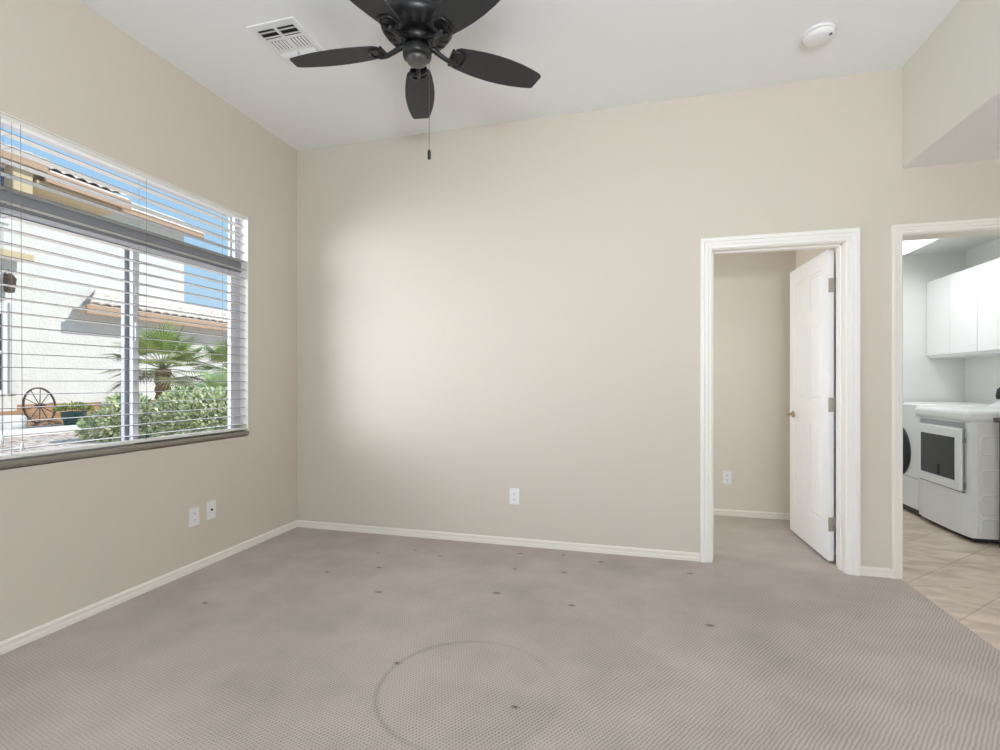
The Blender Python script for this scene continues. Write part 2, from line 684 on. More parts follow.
# ------------------------------------------------------------------ trims
def casing(b, x0, x1, zt, y, w, z0=0.0):
    """mitred, moulded casing around an opening; profile runs from the opening edge outward"""
    prof = [(0.0, 0.0), (0.0, 0.010), (0.006, 0.014), (w * 0.30, 0.014), (w * 0.36, 0.018), (w * 0.62, 0.018), (w * 0.68, 0.023), (w - 0.006, 0.023), (w, 0.017), (w, 0.0)]
    for a, c in (('L', 0), ('T', 1), ('R', 2)):
        r0, r1 = [], []
        for o_, p_ in prof:
            if a == 'L':
                r0.append((x0 - o_, y - p_, z0)); r1.append((x0 - o_, y - p_, zt + o_))
            elif a == 'R':
                r0.append((x1 + o_, y - p_, z0)); r1.append((x1 + o_, y - p_, zt + o_))
            else:
                r0.append((x0 - o_, y - p_, zt + o_)); r1.append((x1 + o_, y - p_, zt + o_))
        b.rings([r0, r1], True, False)


b = MB()
casing(b, D1[0], D1[1], D1[2], YB, 0.073)
# jamb lining and stops of the first doorway
b.box(D1[0] - 0.001, D1[0] + 0.004, YB - 0.001, YB2 + 0.001, 0, D1[2])
b.box(D1[1] - 0.004, D1[1] + 0.001, YB - 0.001, YB2 + 0.001, 0, D1[2])
b.box(D1[0], D1[1], YB - 0.001, YB2 + 0.001, D1[2] - 0.004, D1[2] + 0.001)
b.box(D1[0] + 0.004, D1[0] + 0.016, YB + 0.045, YB + 0.085, 0, D1[2] - 0.004, 0.002)
b.box(D1[1] - 0.016, D1[1] - 0.004, YB + 0.045, YB + 0.085, 0, D1[2] - 0.004, 0.002)
b.box(D1[0] + 0.004, D1[1] - 0.004, YB + 0.045, YB + 0.085, D1[2] - 0.016, D1[2] - 0.004, 0.002)
struct(b.build('trim_1', M_trim))
b = MB()
casing(b, D2[0], D2[1], D2[2], YB, 0.058)
b.box(D2[0] - 0.001, D2[0] + 0.004, YB - 0.001, YB2 + 0.001, 0, D2[2])
b.box(D2[1] - 0.004, D2[1] + 0.001, YB - 0.001, YB2 + 0.001, 0, D2[2])
b.box(D2[0], D2[1], YB - 0.001, YB2 + 0.001, D2[2] - 0.004, D2[2] + 0.001)
struct(b.build('trim_2', M_base))


def baseboard(name, p0, p1, nrm, h=0.053, m=M_base):
    p0, p1, n = Vector(p0), Vector(p1), Vector(nrm)
    prof = [(0, 0), (0.013, 0), (0.013, h * 0.40), (0.010, h * 0.45), (0.010, h * 0.62), (0.012, h * 0.68), (0.012, h * 0.86), (0.007, h), (0, h)]
    b = MB()
    b.rings([[p + n * a + Vector((0, 0, z)) for a, z in prof] for p in (p0, p1)], True, False)
    return struct(b.build(name, m))


baseboard('baseboard_left', (XL, YR, 0), (XL, YB, 0), (1, 0, 0))
baseboard('baseboard_back', (XL + 0.013, YB, 0), (D1[0] - 0.073, YB, 0), (0, -1, 0))
baseboard('baseboard_back_middle', (D1[1] + 0.073, YB, 0), (D2[0] - 0.058, YB, 0), (0, -1, 0))
baseboard('baseboard_hall', (-1.2, 4.75, 0), (1.334, 4.75, 0), (0, -1, 0))
baseboard('baseboard_hall_right', (1.334, YB2 + 0.1, 0), (1.334, 4.737, 0), (-1, 0, 0))

# ------------------------------------------------------------------ door leaf (six panels), hinged on the right jamb, opened into the hall
DW, DH, DT = 0.715, 2.008, 0.035
b = MB()
# local: u along the leaf (0 = hinge edge), t thickness, z height
b.box(0, DW, 0.006, DT - 0.006, 0, DH)
st_, mid_, cx_ = 0.105, 0.09, DW / 2
rails = [(0, 0.22), (0.86, 1.02), (1.56, 1.65), (DH - 0.11, DH)]
for t0, t1 in ((0, 0.0065), (DT - 0.0065, DT)):
    b.box(0, st_, t0, t1, 0, DH)
    b.box(DW - st_, DW, t0, t1, 0, DH)
    for z0, z1 in rails:
        b.box(st_, DW - st_, t0, t1, z0, z1)
    for k in range(3):
        b.box(cx_ - mid_ / 2, cx_ + mid_ / 2, t0, t1, rails[k][1], rails[k + 1][0])
# raised fields
for (u0, u1) in ((st_, cx_ - mid_ / 2), (cx_ + mid_ / 2, DW - st_)):
    for k in range(3):
        z0, z1 = rails[k][1], rails[k + 1][0]
        for s in (0, 1):
            ta, tb = (0.0065, 0.0015) if s == 0 else (DT - 0.0065, DT - 0.0015)
            g0, g1 = 0.016, 0.036
            b.rings([[(u0 + g, t, z0 + g), (u1 - g, t, z0 + g), (u1 - g, t, z1 - g), (u0 + g, t, z1 - g)] for g, t in ((g0, ta), (g1, tb))], True, False)
HX, HY = 1.256, 3.652          # hinge pin
ang = math.radians(92.1)       # direction of the leaf from +x
du = Vector((math.cos(ang), math.sin(ang), 0))
dn = Vector((-math.sin(ang), math.cos(ang), 0))   # towards -x: the face the photo shows is on this side
MD = Matrix(((du.x, dn.x, 0, 0), (du.y, dn.y, 0, 0), (0, 0, 1, 0), (0, 0, 0, 1)))
MD = Matrix.Translation((HX - 0.006, HY + 0.012, 0.018)) @ MD
b.xform(MD)
door = struct(b.build('door_1', M_door))


def local_part(name, b, m, parent):
    b.xform(MD)
    return b.build(name, m, parent)


# lever handle set
b = MB()
zk = 0.905
uk = DW - 0.075
for s, t in ((1, DT), (-1, 0.0)):
    b.cyl((uk, t, zk), (uk, t + s * 0.009, zk), 0.027, 0.024, 24)
    b.cyl((uk, t, zk), (uk, t + s * 0.034, zk), 0.010, 0.010, 14)
    b.tube([(uk + 0.006, t + s * 0.034, zk), (uk - 0.03, t + s * 0.036, zk + 0.004), (uk - 0.07, t + s * 0.034, zk + 0.002), (uk - 0.105, t + s * 0.031, zk - 0.010)], 0.008, 10, rs=[0.011, 0.010, 0.008, 0.006])
b.box(DW - 0.001, DW + 0.001, DT / 2 - 0.012, DT / 2 + 0.012, zk - 0.028, zk + 0.028)
h_ = local_part('door_handle', b, M_brass, door)
h_['label'] = 'brass lever handle'
for zc in (0.235, 1.005, 1.775):
    b = MB()
    b.box(-0.0025, 0.0, 0.004, DT - 0.001, zc - 0.045, zc + 0.045, 0.0008)
    b.cyl((-0.004, -0.004, zc - 0.046), (-0.004, -0.004, zc + 0.046), 0.0055, seg=12)
    b.cyl((-0.004, -0.004, zc - 0.052), (-0.004, -0.004, zc + 0.052), 0.003, seg=10)
    for dz in (-0.03, 0, 0.03):
        b.cyl((-0.0025, DT * 0.55, zc + dz), (-0.0035, DT * 0.55, zc + dz), 0.004, seg=10)
    h_ = local_part('hinge', b, M_nickel, door)
    h_['label'] = 'brushed metal hinge'

# ------------------------------------------------------------------ window: fixed transom above a horizontal slider
XF0, XF1 = XL - 0.122, XL - 0.064      # frame depth range (outer, inner)
XG = XL - 0.096
ZM0, ZM1 = 1.945, 2.035                 # mullion between transom and slider, shade in its grey
b = MB()
fw = 0.050
b.box(XF0, XF1, WY0, WY0 + fw, WZ0 + 0.02, WZ1, 0.003)
b.box(XF0, XF1, WY1 - fw, WY1, WZ0 + 0.02, WZ1, 0.003)
b.box(XF0, XF1, WY0, WY1, WZ0 + 0.005, WZ0 + 0.022, 0.003)
b.box(XF0, XF1, WY0, WY1, WZ1 - 0.009, WZ1, 0.003)
b.box(XF0 + 0.01, XF1 - 0.03, WY1 - fw - 0.012, WY1 - fw, WZ0 + 0.03, WZ1 - 0.009, 0.002)   # inner bead
win = struct(b.build('window_1', M_frame))
b = MB()
b.box(XF0 - 0.005, XF1 + 0.010, WY0, WY1, ZM0, ZM1, 0.003)
b.build('mullion', M_mull, win)
b = MB()
b.box(XF0, XF1, WY0 + fw, WY1 - fw, ZM0 - 0.018, ZM0, 0.003)
b.build('head_track', M_frame, win)
YM = 2.165                              # meeting stile


def sash(name, y0, y1, xc, m):
    z0, z1 = WZ0 + 0.018, ZM0 - 0.016
    b = MB()
    w = 0.036
    b.box(xc - 0.014, xc + 0.014, y0, y0 + w, z0, z1, 0.003)
    b.box(xc - 0.014, xc + 0.014, y1 - w, y1, z0, z1, 0.003)
    b.box(xc - 0.014, xc + 0.014, y0 + w, y1 - w, z0, z0 + 0.032, 0.003)
    b.box(xc - 0.014, xc + 0.014, y0 + w, y1 - w, z1 - 0.016, z1, 0.003)
    s = b.build(name, m, win)
    b = MB()
    b.box(xc - 0.002, xc + 0.002, y0 + w - 0.004, y1 - w + 0.004, z0 + 0.028, z1 - 0.012)
    b.build('pane', M_glass, s)
    return s


sash('fixed_sash', WY0 + fw, YM + 0.022, XG - 0.012, M_mull)
s2 = sash('sliding_sash', YM + 0.006, WY1 - fw - 0.004, XG + 0.020, M_frame)
b = MB()
b.box(XG + 0.034, XG + 0.046, YM + 0.014, YM + 0.034, 1.40, 1.50, 0.003)
b.build('sash_latch', M_frame, s2)
b = MB()
b.box(XG - 0.002, XG + 0.002, WY0 + fw, WY1 - fw, ZM1 - 0.002, WZ1 - 0.007)
b.build('pane', M_glass, win)
# white drywall returns are the wall's own reveal; sill board with a small nosing
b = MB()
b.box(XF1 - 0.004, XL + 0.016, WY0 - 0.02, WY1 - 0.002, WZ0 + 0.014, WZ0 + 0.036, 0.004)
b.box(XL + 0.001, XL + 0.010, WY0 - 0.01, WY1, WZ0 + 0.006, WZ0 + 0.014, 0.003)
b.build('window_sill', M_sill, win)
# thin white liner of the reveal (right jamb and head)
b = MB()
b.box(XF1, XL + 0.0015, WY1 - 0.004, WY1 + 0.0005, WZ0 + 0.02, WZ1)
b.box(XF1, XL + 0.0015, WY0 - 0.0005, WY0 + 0.004, WZ0 + 0.02, WZ1)
b.box(XF1, XL + 0.0015, WY0, WY1, WZ1 - 0.004, WZ1 + 0.0005)
b.build('reveal_liner', M_trim, win)

# ------------------------------------------------------------------ horizontal blind
XB0, XB1 = XL - 0.058, XL - 0.006
bt = thing('window_blind', 'white horizontal slat blind with open slats hanging in the window', 'blind', ((XB0 + XB1) / 2, (WY0 + WY1) / 2, WZ0 + 0.02))
YS0, YS1 = WY0 + 0.008, WY1 - 0.008
b = MB()
b.box(XB0, XB1 - 0.004, YS0, YS1, WZ1 - 0.020, WZ1 - 0.005, 0.002)
b.box(XB1 - 0.003, XB1 + 0.003, YS0, YS1, WZ1 - 0.026, WZ1 - 0.005, 0.001)
b.build('headrail', M_blind, bt)
b = MB()
for k in range(-6, 18):
    z = 1.236 + 0.0603 * k
    pts = []
    n = 6
    for i in range(n + 1):
        t = i / n
        pts.append((XB0 + (XB1 - XB0) * t, YS0, z + 0.0012 * (1 - (2 * t - 1) ** 2)))
    low = [(p[0], p[1], p[2] - 0.0026) for p in pts[::-1]]
    b.poly(pts + low, (0, YS1 - YS0, 0))
sl = b.build('slats', [M_blind, M_slatshade], bt)
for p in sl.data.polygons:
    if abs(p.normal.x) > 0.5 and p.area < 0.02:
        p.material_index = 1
b = MB()
b.box(XB0, XB1, YS0, YS1, 0.834, 0.850, 0.003)
b.build('bottom_rail', M_blind, bt)
for yc in (1.30, 1.575, 2.205, 2.80):
    b = MB()
    for dx in (XB0 - 0.001, XB1 + 0.001):
        b.cyl((dx, yc, 0.85), (dx, yc, WZ1 - 0.02), 0.0009, seg=6)
    for k in range(-6, 18):
        z = 1.236 + 0.0603 * k - 0.003
        b.cyl((XB0, yc, z), (XB1, yc, z), 0.0006, seg=5)
    b.build('ladder_cord', M_cord, bt)
for yc, zb in ((1.538, 0.94), (1.612, 0.90)):
    b = MB()
    b.cyl((XB1 + 0.006, yc, zb), (XB1 + 0.004, yc - 0.006, WZ1 - 0.022), 0.0012, seg=6)
    c_ = b.build('lift_cord', M_cord, bt)
    b = MB()
    b.lathe([(0.002, 0.04), (0.005, 0.03), (0.007, 0.0), (0.003, -0.003)][::-1], (XB1 + 0.006, yc, zb - 0.035), 12)
    b.build('tassel', M_plastic, c_)

# ------------------------------------------------------------------ ceiling fan
FX, FY = -1.01, 2.242
ZBL = 2.790
fan = thing('ceiling_fan', 'black five-blade flush-mount ceiling fan with pull chain', 'fan', (FX, FY, H))
b = MB()
b.lathe([(0.085, 2.842), (0.128, 2.846), (0.158, 2.858), (0.173, 2.878), (0.176, 2.894), (0.171, 2.901), (0.170, 2.926), (0.158, 2.934),
         (0.150, 2.975), (0.140, 3.010), (0.137, 3.020), (0.141, 3.024), (0.141, 3.050)], (FX, FY, 0), 48)
housing = b.build('motor_housing', M_fan, fan)
for k in range(20):     # vent slots under the rim
    a = 2 * PI * k / 20
    b = MB()
    MV = Matrix.Translation((FX, FY, 0)) @ Matrix.Rotation(a, 4, 'Z')
    pr = [(0.112, 2.8436), (0.128, 2.8455), (0.154, 2.856)]
    w0 = 0.007
    up = [(r, -w0, z - 0.0022) for r, z in pr] + [(r, w0, z - 0.0022) for r, z in pr[::-1]]
    b.poly(up, (0, 0, 0.003), M=MV)
    b.build('vent_slot', M_dark, housing)
b = MB()
b.lathe([(0.060, 2.795), (0.075, 2.800), (0.080, 2.815), (0.080, 2.843)], (FX, FY, 0), 40)
b.build('flywheel', M_fan, fan)
b = MB()
b.lathe([(0.054, 2.734), (0.066, 2.740), (0.069, 2.750), (0.069, 2.772), (0.063, 2.785), (0.050, 2.796)], (FX, FY, 0), 40)
sw = b.build('switch_housing', M_fan, fan)
b = MB()
b.lathe([(0.0001, 2.7050), (0.028, 2.7065), (0.042, 2.712), (0.051, 2.722), (0.055, 2.735)], (FX, FY, 0), 40)
b.build('end_cap', mat('dark_bronze_cap', srgb(96, 94, 92), 0.35, metal=0.4), sw)
PH = math.radians(111.9)
for k in range(5):
    a = PH + k * 2 * PI / 5
    R = Matrix.Translation((FX, FY, ZBL)) @ Matrix.Rotation(a, 4, 'Z')
    Rp = R @ Matrix.Rotation(math.radians(-12), 4, 'X')
    # blade: rounded taper, straight slanted tip
    prof = [(0.185, 0.044), (0.205, 0.056), (0.26, 0.065), (0.33, 0.0725), (0.40, 0.0755), (0.47, 0.0735), (0.54, 0.067), (0.60, 0.057), (0.645, 0.047)]
    prof = [(u, w * 1.10) for u, w in prof]
    up = [(u, w, 0) for u, w in prof] + [(0.655, 0.044, 0), (0.667, -0.036, 0), (0.660, -0.045, 0)]
    lo = [(u, -w, 0) for u, w in prof[::-1]]
    b = MB()
    b.poly(up + lo, (0, 0, 0.006), M=Rp @ Matrix.Translation((0, 0, 0.0)))
    bl = b.build('blade', M_blade, fan)
    # arm: curved neck, then an open stirrup plate gripping the blade
    b = MB()
    pts = [(0.055, 0, 0.016), (0.085, 0, 0.010), (0.115, 0, -0.006), (0.150, 0, -0.020), (0.185, 0, -0.024), (0.205, 0, -0.020)]
    b.tube([R @ Vector(p) for p in pts], 0.012, 10, rs=[0.017, 0.015, 0.0125, 0.0115, 0.0115, 0.009])
    loop = [(0.180, 0.000, -0.022), (0.182, 0.026, -0.016), (0.190, 0.044, -0.006), (0.215, 0.043, -0.004), (0.238, 0.030, -0.004),
            (0.244, 0.000, -0.005), (0.238, -0.030, -0.004), (0.215, -0.043, -0.004), (0.190, -0.044, -0.006), (0.182, -0.026, -0.016)]
    b.tube([Rp @ Vector(p) for p in loop], 0.007, 8, closed=True)
    b.poly([(0.172, 0.044, -0.005), (0.212, 0.040, -0.005), (0.226, 0.015, -0.005), (0.226, -0.015, -0.005), (0.212, -0.040, -0.005), (0.172, -0.044, -0.005)], (0, 0, 0.005), M=Rp)
    b.box(0.168, 0.182, -0.044, 0.044, -0.016, 0.010, 0.004, M=Rp)
    b.build('blade_arm', M_fan, fan)
PCX, PCY = FX + 0.056, FY + 0.015
b = MB()
z = 2.742
while z > 2.300:
    b.lathe([(0.0001, -0.0022), (0.0017, -0.0013), (0.0017, 0.0013), (0.0001, 0.0022)], (PCX, PCY, z), 6)
    z -= 0.0062
b.cyl((PCX, PCY, 2.295), (PCX, PCY, 2.742), 0.0007, seg=5)
b.cyl((FX + 0.055, FY + 0.015, 2.745), (PCX + 0.001, PCY, 2.742), 0.0035, seg=8)
b.lathe([(0.001, -0.006), (0.004, -0.004), (0.004, 0.004), (0.001, 0.006)], (PCX, PCY, 2.452), 10)
ch = b.build('pull_chain', M_chain, fan)
b = MB()
b.lathe([(0.0001, 2.247), (0.006, 2.248), (0.0085, 2.254), (0.0085, 2.283), (0.006, 2.291), (0.002, 2.297)], (PCX, PCY, 0), 14)
b.build('chain_fob', M_fan, ch)

# ------------------------------------------------------------------ ceiling register
vx0, vx1, vy0, vy1 = -1.968, -1.685, 2.208, 2.540
vt = thing('ceiling_vent', 'white square metal air register set in the ceiling left of the fan', 'vent', ((vx0 + vx1) / 2, (vy0 + vy1) / 2, H))
b = MB()
zc0, zc1 = H - 0.006, H
cols = [(vx0 + 0.030, vx0 + 0.132), (vx0 + 0.150, vx1 - 0.030)]
rows = [(vy0 + 0.040, vy0 + 0.112), (vy0 + 0.128, vy0 + 0.205), (vy0 + 0.221, vy0 + 0.292)]
xs = [vx0, cols[0][0], cols[0][1], cols[1][0], cols[1][1], vx1]
ys = [vy0, rows[0][0], rows[0][1], rows[1][0], rows[1][1], rows[2][0], rows[2][1], vy1]
for i in range(5):
    for j in range(7):
        if i in (1, 3) and j in (1, 3, 5):
            continue
        b.box(xs[i], xs[i + 1], ys[j], ys[j + 1], zc0, zc1)
bmesh.ops.remove_doubles(b.bm, verts=b.bm.verts[:], dist=1e-5)
b.build('frame', M_plastic, vt)
b = MB()
b.box(vx0 + 0.03, vx1 - 0.03, vy0 + 0.03, vy1 - 0.03, H - 0.0015, H)
b.build('duct_backing', M_dark, vt)
b = MB()
for (x0, x1) in cols:
    for j, (y0, y1) in enumerate(rows):
        n = 2 if j != 1 else 5
        for k in range(n):
            t = (k + 0.5) / n
            if j != 1:
                yc = y0 + (y1 - y0) * t
                sgn = 1 if j == 0 else -1
                hw = 0.014
                b.poly([(x0, yc - hw, H - 0.008 - sgn * 0.007), (x0, yc + hw, H - 0.008 + sgn * 0.007), (x0, yc + hw, H - 0.007 + sgn * 0.007), (x0, yc - hw, H - 0.007 - sgn * 0.007)], (x1 - x0, 0, 0))
            else:
                xc = x0 + (x1 - x0) * t
                hw = 0.0055
                b.poly([(xc - hw, y0, H - 0.008 - 0.002), (xc + hw, y0, H - 0.008 + 0.002), (xc + hw, y0, H - 0.007 + 0.002), (xc - hw, y0, H - 0.007 - 0.002)], (0, y1 - y0, 0))
b.build('louvers', M_plastic, vt)

# ------------------------------------------------------------------ smoke detector
sx_, sy_ = 0.960, 3.030
sd = thing('smoke_detector', 'round white smoke detector on the ceiling', 'smoke detector', (sx_, sy_, H))
b = MB()
b.lathe([(0.072, H - 0.013), (0.078, H - 0.010), (0.078, H)], (sx_, sy_, 0), 40)
b.build('mount_ring', M_plastic, sd)
b = MB()
b.lathe([(0.0001, H - 0.043), (0.050, H - 0.042), (0.066, H - 0.036), (0.074, H - 0.028), (0.074, H - 0.016), (0.070, H - 0.0155)], (sx_, sy_, 0), 40)
cv = b.build('cover', M_plastic, sd)
b = MB()
b.lathe([(0.068, H - 0.016), (0.071, H - 0.0155), (0.071, H - 0.0125), (0.068, H - 0.012)], (sx_, sy_, 0), 40)
b.build('gap_ring', M_slot, cv)
b = MB()
b.cyl((sx_ + 0.045, sy_ - 0.035, H - 0.0425), (sx_ + 0.045, sy_ - 0.035, H - 0.036), 0.008, seg=14)
b.build('test_button', M_slot, cv)


# ------------------------------------------------------------------ wall plates
def outlet(name, label, p, n, kind='duplex'):
    """p = centre on the wall, n = wall normal"""
    n = Vector(n)
    u = Vector((0, 0, 1)).cross(n)
    Mw = Matrix(((u.x, n.x, 0, p[0]), (u.y, n.y, 0, p[1]), (0, 0, 1, p[2]), (0, 0, 0, 1)))
    t = thing(name, label, 'outlet' if kind == 'duplex' else 'wall plate', p)
    b = MB()
    b.box(-0.036, 0.036, 0, 0.006, -0.058, 0.058, 0.003)
    b.cyl((0, 0.006, 0), (0, 0.0072, 0), 0.0035, seg=10)
    b.xform(Mw)
    b.build('cover_plate', M_plastic, t)
    if kind == 'duplex':
        for zc in (0.021, -0.021):
            b = MB()
            pts = []
            for i in range(20):
                a = 2 * PI * i / 20
                pts.append((0.0165 * math.cos(a), 0.005, zc + max(-0.0135, min(0.0135, 0.0165 * math.sin(a)))))
            b.poly(pts, (0, 0.0025, 0), M=Mw)
            s = b.build('socket', M_plastic, t)
            b = MB()
            b.box(-0.0075, -0.0052, 0.007, 0.0079, zc - 0.003, zc + 0.006)
            b.box(0.0052, 0.0075, 0.007, 0.0079, zc - 0.003, zc + 0.005)
            b.cyl((0, 0.007, zc - 0.008), (0, 0.0079, zc - 0.008), 0.0025, seg=10)
            b.xform(Mw)
            b.build('slots', M_dark, s)
    else:
        b = MB()
        b.cyl((0, 0.005, 0.002), (0, 0.014, 0.002), 0.0065, seg=12)
        b.xform(Mw)
        b.build('coax_jack', M_dark, t)
    return t


outlet('wall_outlet', 'white duplex outlet on the left wall below the window', (XL, 2.515, 0.336), (1, 0, 0))
outlet('cable_plate', 'white cable jack plate with one dark hole on the left wall', (XL, 2.642, 0.346), (1, 0, 0), 'cable')
outlet('wall_outlet', 'white duplex outlet in the middle of the long bare back wall', (-0.822, YB, 0.350), (0, -1, 0))
outlet('wall_outlet', 'white duplex outlet on the hall wall seen through the open doorway', (0.797, 4.75, 0.335), (0, -1, 0))

# ------------------------------------------------------------------ laundry room
# fluorescent ceiling fixture
lf = thing('ceiling_light', 'bright rectangular white ceiling light in the laundry room', 'ceiling light', (2.2, 4.95, HL))
b = MB()
b.box(1.94, 2.47, 4.35, 5.50, HL - 0.03, HL, 0.004)
b.build('fixture_base', M_plastic, lf)
b = MB()
b.box(1.95, 2.46, 4.36, 5.49, HL - 0.085, HL - 0.03, 0.02, 3)
b.build('diffuser', mat('glowing_diffuser', (0.9, 0.9, 0.9, 1), 0.5, emit=((1, 0.99, 0.97, 1), 1.6)), lf)

# wall cabinets
for i, (y0, y1, lab) in enumerate(((5.127, 5.885, 'far white two-door wall cabinet beside the laundry back wall'),
                                   (4.365, 5.123, 'near white two-door wall cabinet over the dryer, cut by the photo edge'))):
    t = thing('wall_cabinet', lab, 'cabinet', (2.97, (y0 + y1) / 2, 1.405))
    b = MB()
    b.box(2.830, LX1, y0, y1, 1.405, 2.158)
    b.build('body', M_cab, t)
    ym = (y0 + y1) / 2
    for (a, c) in ((y0 + 0.002, ym - 0.0015), (ym + 0.0015, y1 - 0.002)):
        b = MB()
        b.box(2.810, 2.829, a, c, 1.428, 2.156, 0.0025)
        b.build('door', M_cab, t)

# dryer
dr = thing('clothes_dryer', 'white front-door clothes dryer with dark window in its door', 'dryer', (2.73, 4.775, 0))
DX0, DX1, DY0, DY1 = 2.395, 3.085, 4.425, 5.125
b = MB()
# body with a slightly bowed front
pr = []
for i in range(9):
    t = i / 8
    y = DY0 + (DY1 - DY0) * t
    pr.append((DX0 - 0.020 * (1 - (2 * t - 1) ** 4), y, 0.028))
b.poly(pr + [(DX1, DY1, 0.028), (DX1, DY0, 0.028)], (0, 0, 0.850), smooth=False)
body = b.build('body', M_appl, dr)
b = MB()
b.box(DX0 + 0.02, DX1, DY0 + 0.01, DY1 - 0.01, 0.0, 0.03)
b.build('plinth', M_black, dr)
b = MB()
b.box(DX0 - 0.042, DX1, DY0 - 0.010, DY1 + 0.010, 0.874, 0.966, 0.034, 5)
b.build('top', M_appl, dr)
b = MB()
# recess strip above the door
b.box(DX0 - 0.022, DX0 - 0.012, DY0 + 0.06, DY1 - 0.06, 0.826, 0.868, 0.004)
b.build('trim_strip', mat('silver_grey_strip', srgb(172, 176, 182), 0.3, metal=0.3), dr)
# door: rounded frame with a dark window
b = MB()
b.box(DX0 - 0.040, DX0 - 0.018, DY0 + 0.058, DY1 - 0.06, 0.352, 0.820, 0.012, 4)
dd = b.build('door', M_appl, dr)
b = MB()
b.box(DX0 - 0.0425, DX0 - 0.038, DY0 + 0.128, DY1 - 0.115, 0.425, 0.750, 0.0015)
b.build('window', M_glassdark, dd)
b = MB()
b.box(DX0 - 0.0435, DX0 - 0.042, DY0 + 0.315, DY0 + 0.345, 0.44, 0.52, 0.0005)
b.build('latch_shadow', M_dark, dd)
b = MB()
b.box(DX0 - 0.021, DX0 - 0.016, DY0 + 0.049, DY1 - 0.053, 0.343, 0.352, 0.002)
b.box(DX0 - 0.021, DX0 - 0.016, DY0 + 0.049, DY0 + 0.057, 0.343, 0.826, 0.002)
b.build('door_gap', M_slot, dr)
for zc in (0.735, 0.40):
    b = MB()
    b.box(DX0 - 0.026, DX0 - 0.016, DY0 + 0.041, DY0 + 0.051, zc - 0.02, zc + 0.02, 0.002)
    b.build('door_hinge', M_slot, dr)
# pressed side panel: four embossed frames and the corner seam
b = MB()
b.box(DX0 + 0.030, DX1 - 0.01, DY0 - 0.003, DY0 + 0.002, 0.03, 0.872, 0.001)
side = b.build('side_panel', M_applside, dr)
for (z0, z1) in ((0.045, 0.170), (0.205, 0.345), (0.385, 0.525), (0.640, 0.775)):
    b = MB()
    x0, x1, r = DX0 + 0.055, DX1 - 0.06, 0.028
    pts = []
    for cx0, cz0, a0 in ((x1 - r, z1 - r, 0), (x0 + r, z1 - r, 90), (x0 + r, z0 + r, 180), (x1 - r, z0 + r, 270)):
        for q in range(6):
            a = math.radians(a0 + q * 18)
            pts.append((cx0 + r * math.cos(a), DY0 - 0.003, cz0 + r * math.sin(a)))
    b.tube(pts, 0.006, 8, closed=True)
    b.build('embossed_rib', M_applside, side)
# rear control console
b = MB()
b.poly([(2.86, DY0 + 0.02, 0.962), (3.075, DY0 + 0.02, 0.962), (3.075, DY0 + 0.02, 1.075), (3.03, DY0 + 0.02, 1.075)], (0, DY1 - DY0 - 0.05, 0))
b.build('control_console', M_appl, dr)

# washer
ws = thing('washing_machine', 'white front-loading washer with black round door behind the dryer', 'washing machine', (2.75, 5.51, 0))
WX0, WX1, WYa, WYb = 2.405, 3.085, 5.150, 5.860
b = MB()
b.box(WX0, WX1, WYa, WYb, 0.045, 0.975, 0.012, 3)
wb = b.build('body', M_appl, ws)
b = MB()
b.box(WX0 + 0.01, WX1 - 0.01, WYa + 0.01, WYb - 0.01, 0.0, 0.05)
b.build('plinth', M_black, ws)
b = MB()
b.box(WX0 - 0.002, WX0 + 0.004, WYa + 0.01, WYb - 0.01, 0.318, 0.322)
b.build('panel_seam', M_slot, wb)
MWd = Matrix.Translation((WX0, 5.520, 0.535)) @ Matrix.Rotation(-PI / 2, 4, 'Y')
b = MB()
b.lathe([(0.240, -0.002), (0.240, 0.014), (0.226, 0.028), (0.205, 0.032), (0.190, 0.032)], (0, 0, 0), 48, M=MWd)
wd = b.build('door', M_black, ws)
b = MB()
b.lathe([(0.193, 0.0315), (0.17, 0.042), (0.10, 0.054), (0.0001, 0.057)], (0, 0, 0), 40, M=MWd)
b.build('glass_bowl', M_glassdark, wd)
for (dy, dz) in ((0.03, 0.872), (0.06, 0.872), (0.03, 0.842), (0.06, 0.842)):
    b = MB()
    b.cyl((WX0 - 0.003, WYa + dy, dz), (WX0 + 0.003, WYa + dy, dz), 0.009, seg=14)
    b.build('control_button', M_plastic, wb)

# black hose end at the far end of the dryer top and the grey rack at the photo edge
b = MB()
tx, ty, tz = 2.950, 5.085, 1.030
b.tube([(tx + 0.004, ty, tz), (tx, ty, tz + 0.03), (tx + 0.002, ty, tz + 0.07), (tx + 0.012, ty, tz + 0.10), (tx + 0.014, ty, tz + 0.17), (tx + 0.014, ty, tz + 0.215)], 0.016, 12, rs=[0.030, 0.031, 0.026, 0.014, 0.012, 0.012])
for i in range(5):
    b.lathe([(0.022, -0.006), (0.037 - 0.003 * abs(i - 1), 0.0), (0.022, 0.006)], (tx + 0.002, ty, tz + 0.008 + 0.017 * i), 16)
tag(b.build('corded_tool', M_black), 'small black coiled tool standing on the dryer console by the photo edge', 'tool')
rk = thing('utility_rack', 'dark grey metal rack beside the dryer at the right photo edge', 'rack', (2.62, 4.28, 0))
b = MB()
b.box(2.490, 2.80, 4.20, 4.37, 0.885, 0.915, 0.004)
b.build('top_shelf', M_rack, rk)
b = MB()
b.box(2.518, 2.80, 4.22, 4.36, 0.30, 0.315, 0.003)
b.build('shelf', M_rack, rk)
for (x, y) in ((2.530, 4.225), (2.530, 4.345), (2.785, 4.225), (2.785, 4.345)):
    b = MB()
    b.box(x - 0.012, x + 0.012, y - 0.012, y + 0.012, -0.008, 0.89, 0.002)
    b.build('leg', M_rack, rk)

